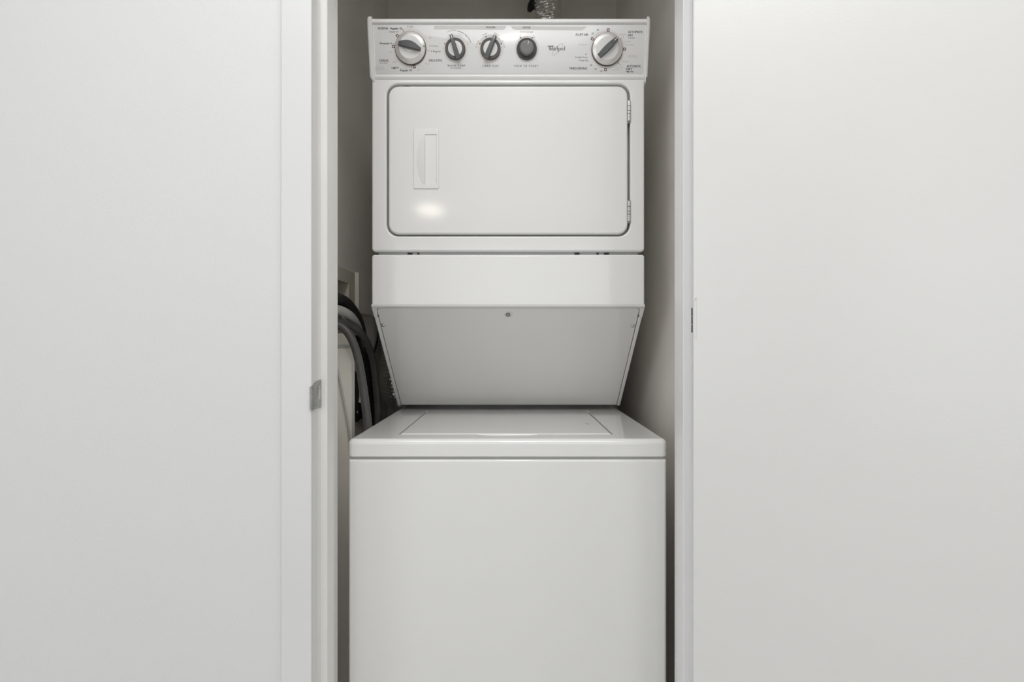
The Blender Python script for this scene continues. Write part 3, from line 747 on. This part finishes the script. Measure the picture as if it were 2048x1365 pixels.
b = bmesh.new(); box(b, -0.0007, 0.0007, 0.0165, 0.0245, 0.0092, 0.0104, 0.0002); lobj('pointer_line', b, Tg, M_plastic, base)
def knob(px, py, ang, label):
    S_ = 1/922; T = local(px, py)
    b = bmesh.new(); lathe(b, [(20.0*S_, 0), (20.3*S_, 0.001), (20.0*S_, 0.006), (19.3*S_, 0.0068), (14.6*S_, 0.0068), (14.2*S_, 0.0058), (0.0001, 0.0058)], T, 64)
    base = obj('knob', b, M_dark, root); base['label'] = label
    b = bmesh.new(); lathe(b, [(14.3*S_, 0.0055), (14.2*S_, 0.0066), (13.4*S_, 0.0072), (0.0001, 0.0072)], T, 56); obj('knob_face', b, M_silver, base)
    Tg = T @ Matrix.Rotation(-math.radians(ang), 4, 'Z') @ Matrix.Translation((0, 0, 0.0060))
    b = grip(20.5*S_, 24.5*S_, 9.8*S_, 6.4*S_, 8.6*S_, 0.0110, 0.0070, 0.0); lobj('knob_grip', b, Tg, M_knob, base)
    b = bmesh.new(); box(b, -0.0007, 0.0007, 0.0180, 0.0260, 0.0088, 0.0102, 0.0002); lobj('pointer_line', b, Tg, M_plastic, base)
knob(910.8, 99.0, -17, 'wash temperature knob'); knob(981.0, 99.0, 24, 'load size knob')
S_ = 1/922; T = local(1053.3, 99.0)
b = bmesh.new(); lathe(b, [(20.2*S_, 0), (20.4*S_, 0.001), (20.0*S_, 0.005), (18.0*S_, 0.0062), (15.5*S_, 0.0050), (0.0001, 0.0050)], T, 64)
base = obj('start_button', b, M_dark, root); base['label'] = 'round push to start button'
b = bmesh.new(); lathe(b, [(14.2*S_, 0.004), (14.0*S_, 0.0115), (13.2*S_, 0.0133), (11.5*S_, 0.0142), (8*S_, 0.0142), (0.0001, 0.0138)], T, 64); obj('button_cap', b, M_button, base)
b = bmesh.new(); box(b, -0.0006, 0.0006, 0.0055, 0.0125, 0.0132, 0.0147, 0.0002); lobj('pointer_line', b, T @ Matrix.Rotation(-math.radians(20), 4, 'Z'), M_plastic, base)
# grime spot on the lower lip
P = at(1126, 156.5, 1.1375)
ebox('grime_spot', M_grime, P.x-0.003, P.x+0.003, 1.1372, 1.1415, P.z-0.0006, P.z+0.0006, 0.0003, cp)

# ------------------------------------------------------------------ closet plumbing and ducts
random.seed(4)
def duct(path, R, name, label, pitch=0.009, seed=0.0):
    pts = resample(crom(path, 30), pitch/5)
    def rad(t, a, i):
        ph = i/5*2*PI+a*1.0
        nz = noise.noise(Vector((math.cos(a)*2.2, math.sin(a)*2.2, i*0.05+seed)))
        n2 = noise.noise(Vector((math.cos(a)*7, math.sin(a)*7, i*0.21+seed)))
        n3 = noise.noise(Vector((math.cos(a)*15, math.sin(a)*15, i*0.5+seed)))
        return R*(1+0.035*math.sin(ph)+0.05*nz+0.05*n2+0.035*n3)
    bm = bmesh.new(); tube(bm, pts, rad, 90); o = obj(name, bm, M_foil, wn=False); return tag(o, label, 'duct')
dtop = duct([at(1096, 66, 1.66), at(1093, 35, 1.66), at(1088, 0, 1.66), at(1078, -40, 1.665), at(1058, -100, 1.68), Vector((0.03, 1.69, CZ+1.335))], 0.0475, 'foil_duct', 'crinkled silver foil duct rising behind the control panel')
bm = bmesh.new(); bmesh.ops.create_icosphere(bm, subdivisions=3, radius=1)
pc = at(1063, 9, 1.635)
for v in bm.verts:
    k = 1+0.25*noise.noise(v.co*2.0)
    v.co = Vector((pc.x+v.co.x*0.011*k+v.co.z*0.007, pc.y+v.co.y*0.018*k, pc.z+v.co.z*0.024*k))
tp = obj('torn_tape', bm, M_black, dtop, wn=False); tp['label'] = 'black torn tape at the bend'
duct([Vector((-0.374, 1.66, CZ+0.12)), Vector((-0.374, 1.66, CZ+0.0)), Vector((-0.373, 1.66, CZ-0.09)), Vector((-0.377, 1.685, CZ-0.145)), Vector((-0.380, 1.73, CZ-0.175))], 0.051, 'foil_duct', 'crinkled silver foil duct low behind the hoses', seed=9.0)

def hose(name, path, r, m, label, cat='hose', corr=0.0, pitch=0.004, group=None, seg=20):
    pts = crom(path, 14)
    bm = bmesh.new()
    if corr:
        pts = resample(pts, pitch/4)
        tube(bm, pts, lambda t, a, i: r*(1+corr*math.sin(i*PI/2)), seg)
    else: tube(bm, pts, r, seg)
    return tag(obj(name, bm, m, wn=False), label, cat)
hose('drain_hose', [at(645, 602, 1.15), at(668, 598, 1.222), at(690, 606, 1.305), at(708, 628, 1.37), at(719, 655, 1.41), at(727, 700, 1.44), at(735, 760, 1.45), at(742, 830, 1.45), at(746, 900, 1.45)],
     0.0140, M_blackh, 'black ribbed drain hose looping behind the grey hoses', corr=0.10, pitch=0.0058)
hose('supply_hose', [at(640, 652, 1.165), at(668, 649, 1.17), at(686, 656, 1.175), at(702, 676, 1.175), at(715, 712, 1.175), at(724, 760, 1.17), at(731, 810, 1.165), at(736, 855, 1.16), at(736, 905, 1.15)],
     0.0094, M_rubber, 'grey rubber supply hose nearest the door jamb')
hose('supply_hose', [at(660, 646, 1.19), at(680, 644, 1.215), at(700, 650, 1.24), at(719, 664, 1.265), at(735, 688, 1.31), at(747, 728, 1.36), at(753, 780, 1.39), at(756, 835, 1.40), at(756, 900, 1.40)],
     0.0090, M_rubber, 'grey rubber supply hose arching farther from the jamb')
hose('hose_guide', [at(655, 624, 1.17), at(674, 620, 1.20), at(694, 628, 1.235), at(707, 641, 1.27), at(714, 654, 1.30), at(717, 664, 1.32)],
     0.0112, M_lgrey, 'pale grey curved hose guide under the black ribbed hose', 'hose guide')
# outlet box in the left closet wall
ob = thing('outlet_box', 'cream plastic laundry outlet box recessed in the left closet wall', 'outlet box', (CL, 1.27, CZ+0.05))
def frame_yz(bm, y0, y1, z0, z1, iy0, iy1, iz0, iz1, xa, xb, xd):
    R = lambda a, b, c, d, x: [(x, a, c), (x, b, c), (x, b, d), (x, a, d)]
    loft(bm, [R(y0, y1, z0, z1, xa), R(y0, y1, z0, z1, xb-0.0015), R(y0+.0015, y1-.0015, z0+.0015, z1-.0015, xb), R(iy0, iy1, iz0, iz1, xb), R(iy0+.001, iy1-.001, iz0+.001, iz1-.001, xd)], cap0=False)
bm = bmesh.new(); frame_yz(bm, 1.120, 1.415, CZ-0.10, CZ+0.1875, HY0+0.004, HY1-0.004, HZ0+0.004, HZ1-0.004, CL+0.0003, CL+0.007, CL-0.075)
obj('box_frame', bm, M_cream, ob)
for k, (px, py) in enumerate(((683, 634), (676, 640))):
    P = at(px, py, 1.30); P.x = CL-0.02
    bm = bmesh.new(); lathe(bm, [(0.011, -0.05), (0.011, 0.0), (0.015, 0.002), (0.015, 0.022), (0.010, 0.026)], Matrix.Translation((CL-0.015, 1.30-0.07*k, CZ+0.045)) @ Matrix.Rotation(PI/2, 4, 'Y'), 20)
    v_ = obj('valve', bm, M_brass, ob)
    bm = bmesh.new(); lathe(bm, [(0.007, 0.0), (0.019, 0.004), (0.019, 0.013), (0.006, 0.016)], Matrix.Translation((CL+0.012, 1.30-0.07*k, CZ+0.048)) @ Matrix.Rotation(PI/2, 4, 'Y'), 16)
    obj('valve_handle', bm, M_lgrey, v_)
# blank cover plate beside it
cpw = thing('wall_plate', 'grey rectangular cover plate on the closet wall beside the outlet box', 'wall plate', (CL, 1.54, CZ+0.13))
ebox('plate', M_closet, CL+0.0003, CL+0.010, 1.444, 1.70, CZ+0.078, CZ+0.187, 0.001, cpw)
o = ebox('plate_edge', M_cover, CL+0.0003, CL+0.0125, 1.430, 1.4438, CZ+0.080, CZ+0.190, 0.001, cpw); o['label'] = 'white front edge strip'
# off-white narrow board standing in the gap, facing the opening
cv = thing('narrow_board', 'off-white narrow board standing behind the left jamb under the outlet box', 'board', (-0.402, 1.21, CZ-0.5))
bm = bmesh.new()
bx0, bx1 = -0.4350, at(703, 0, 1.20).x
rslab(bm, bx0, bx1, CZ-0.85, at(0, 667, 1.2).z, 1.200, 1.224, 0.006, 0.003, nf=3, rs=(0.014, 0.004, 0.002, 0.002))
obj('board_panel', bm, M_cover, cv)
ebox('cover_band', M_lgrey, bx0+0.001, at(701, 0, 1.2).x, 1.1985, 1.2003, at(0, 697, 1.2).z, at(0, 690, 1.2).z, 0.0004, cv)
xw = CL+0.0165
def onwall(px, py, X=xw):
    Y = X*FPX/(px-CX); return at(px, py, Y)
bm = bmesh.new(); tube(bm, crom([at(668, 712, 1.195), at(674, 735, 1.195), at(682, 772, 1.195), at(690, 815, 1.195), at(697, 855, 1.195), at(702, 900, 1.195)], 8), 0.0026, 10)
tag(obj('thin_cord', bm, M_lgrey, wn=False), 'thin grey cord hanging slanted in front of the off-white board', 'cord')
bm = bmesh.new(); X2 = CL+0.004
tube(bm, crom([onwall(758, 655, X2), onwall(755, 680, X2), onwall(748, 706, X2), onwall(746, 722, X2)], 8), 0.0030, 10)
tag(obj('thin_cord', bm, M_blackh, wn=False), 'thin black cord beside the slanted skirt of the dryer', 'cord')
# black bracket with a white cap
br = thing('pipe_bracket', 'black wall bracket with white cap behind the grey hoses', 'bracket', (CL, 1.47, CZ-0.15))
bm = bmesh.new()
loft(bm, [[(x, y, z) for y, z in ((1.436, CZ-0.225), (1.436, CZ-0.085), (1.50, CZ-0.085), (1.56, CZ-0.20), (1.56, CZ-0.215))] for x in (CL+0.0003, CL+0.008)])
obj('bracket_plate', bm, M_black, br)
bm = bmesh.new(); tube(bm, crom([(CL+0.014, 1.440, CZ-0.10), (CL+0.017, 1.443, CZ-0.125), (CL+0.018, 1.446, CZ-0.150), (CL+0.016, 1.446, CZ-0.172)], 8), 0.0095, 16)
obj('white_cap', bm, M_cover, br)
P = onwall(715, 825, CL+0.008)
bm = bmesh.new(); lathe(bm, [(0.0045, 0), (0.0042, 0.002), (0.0001, 0.0038)], Matrix.Translation(P) @ Matrix.Rotation(PI/2, 4, 'Y'), 16); obj('screw', bm, M_chrome, br)
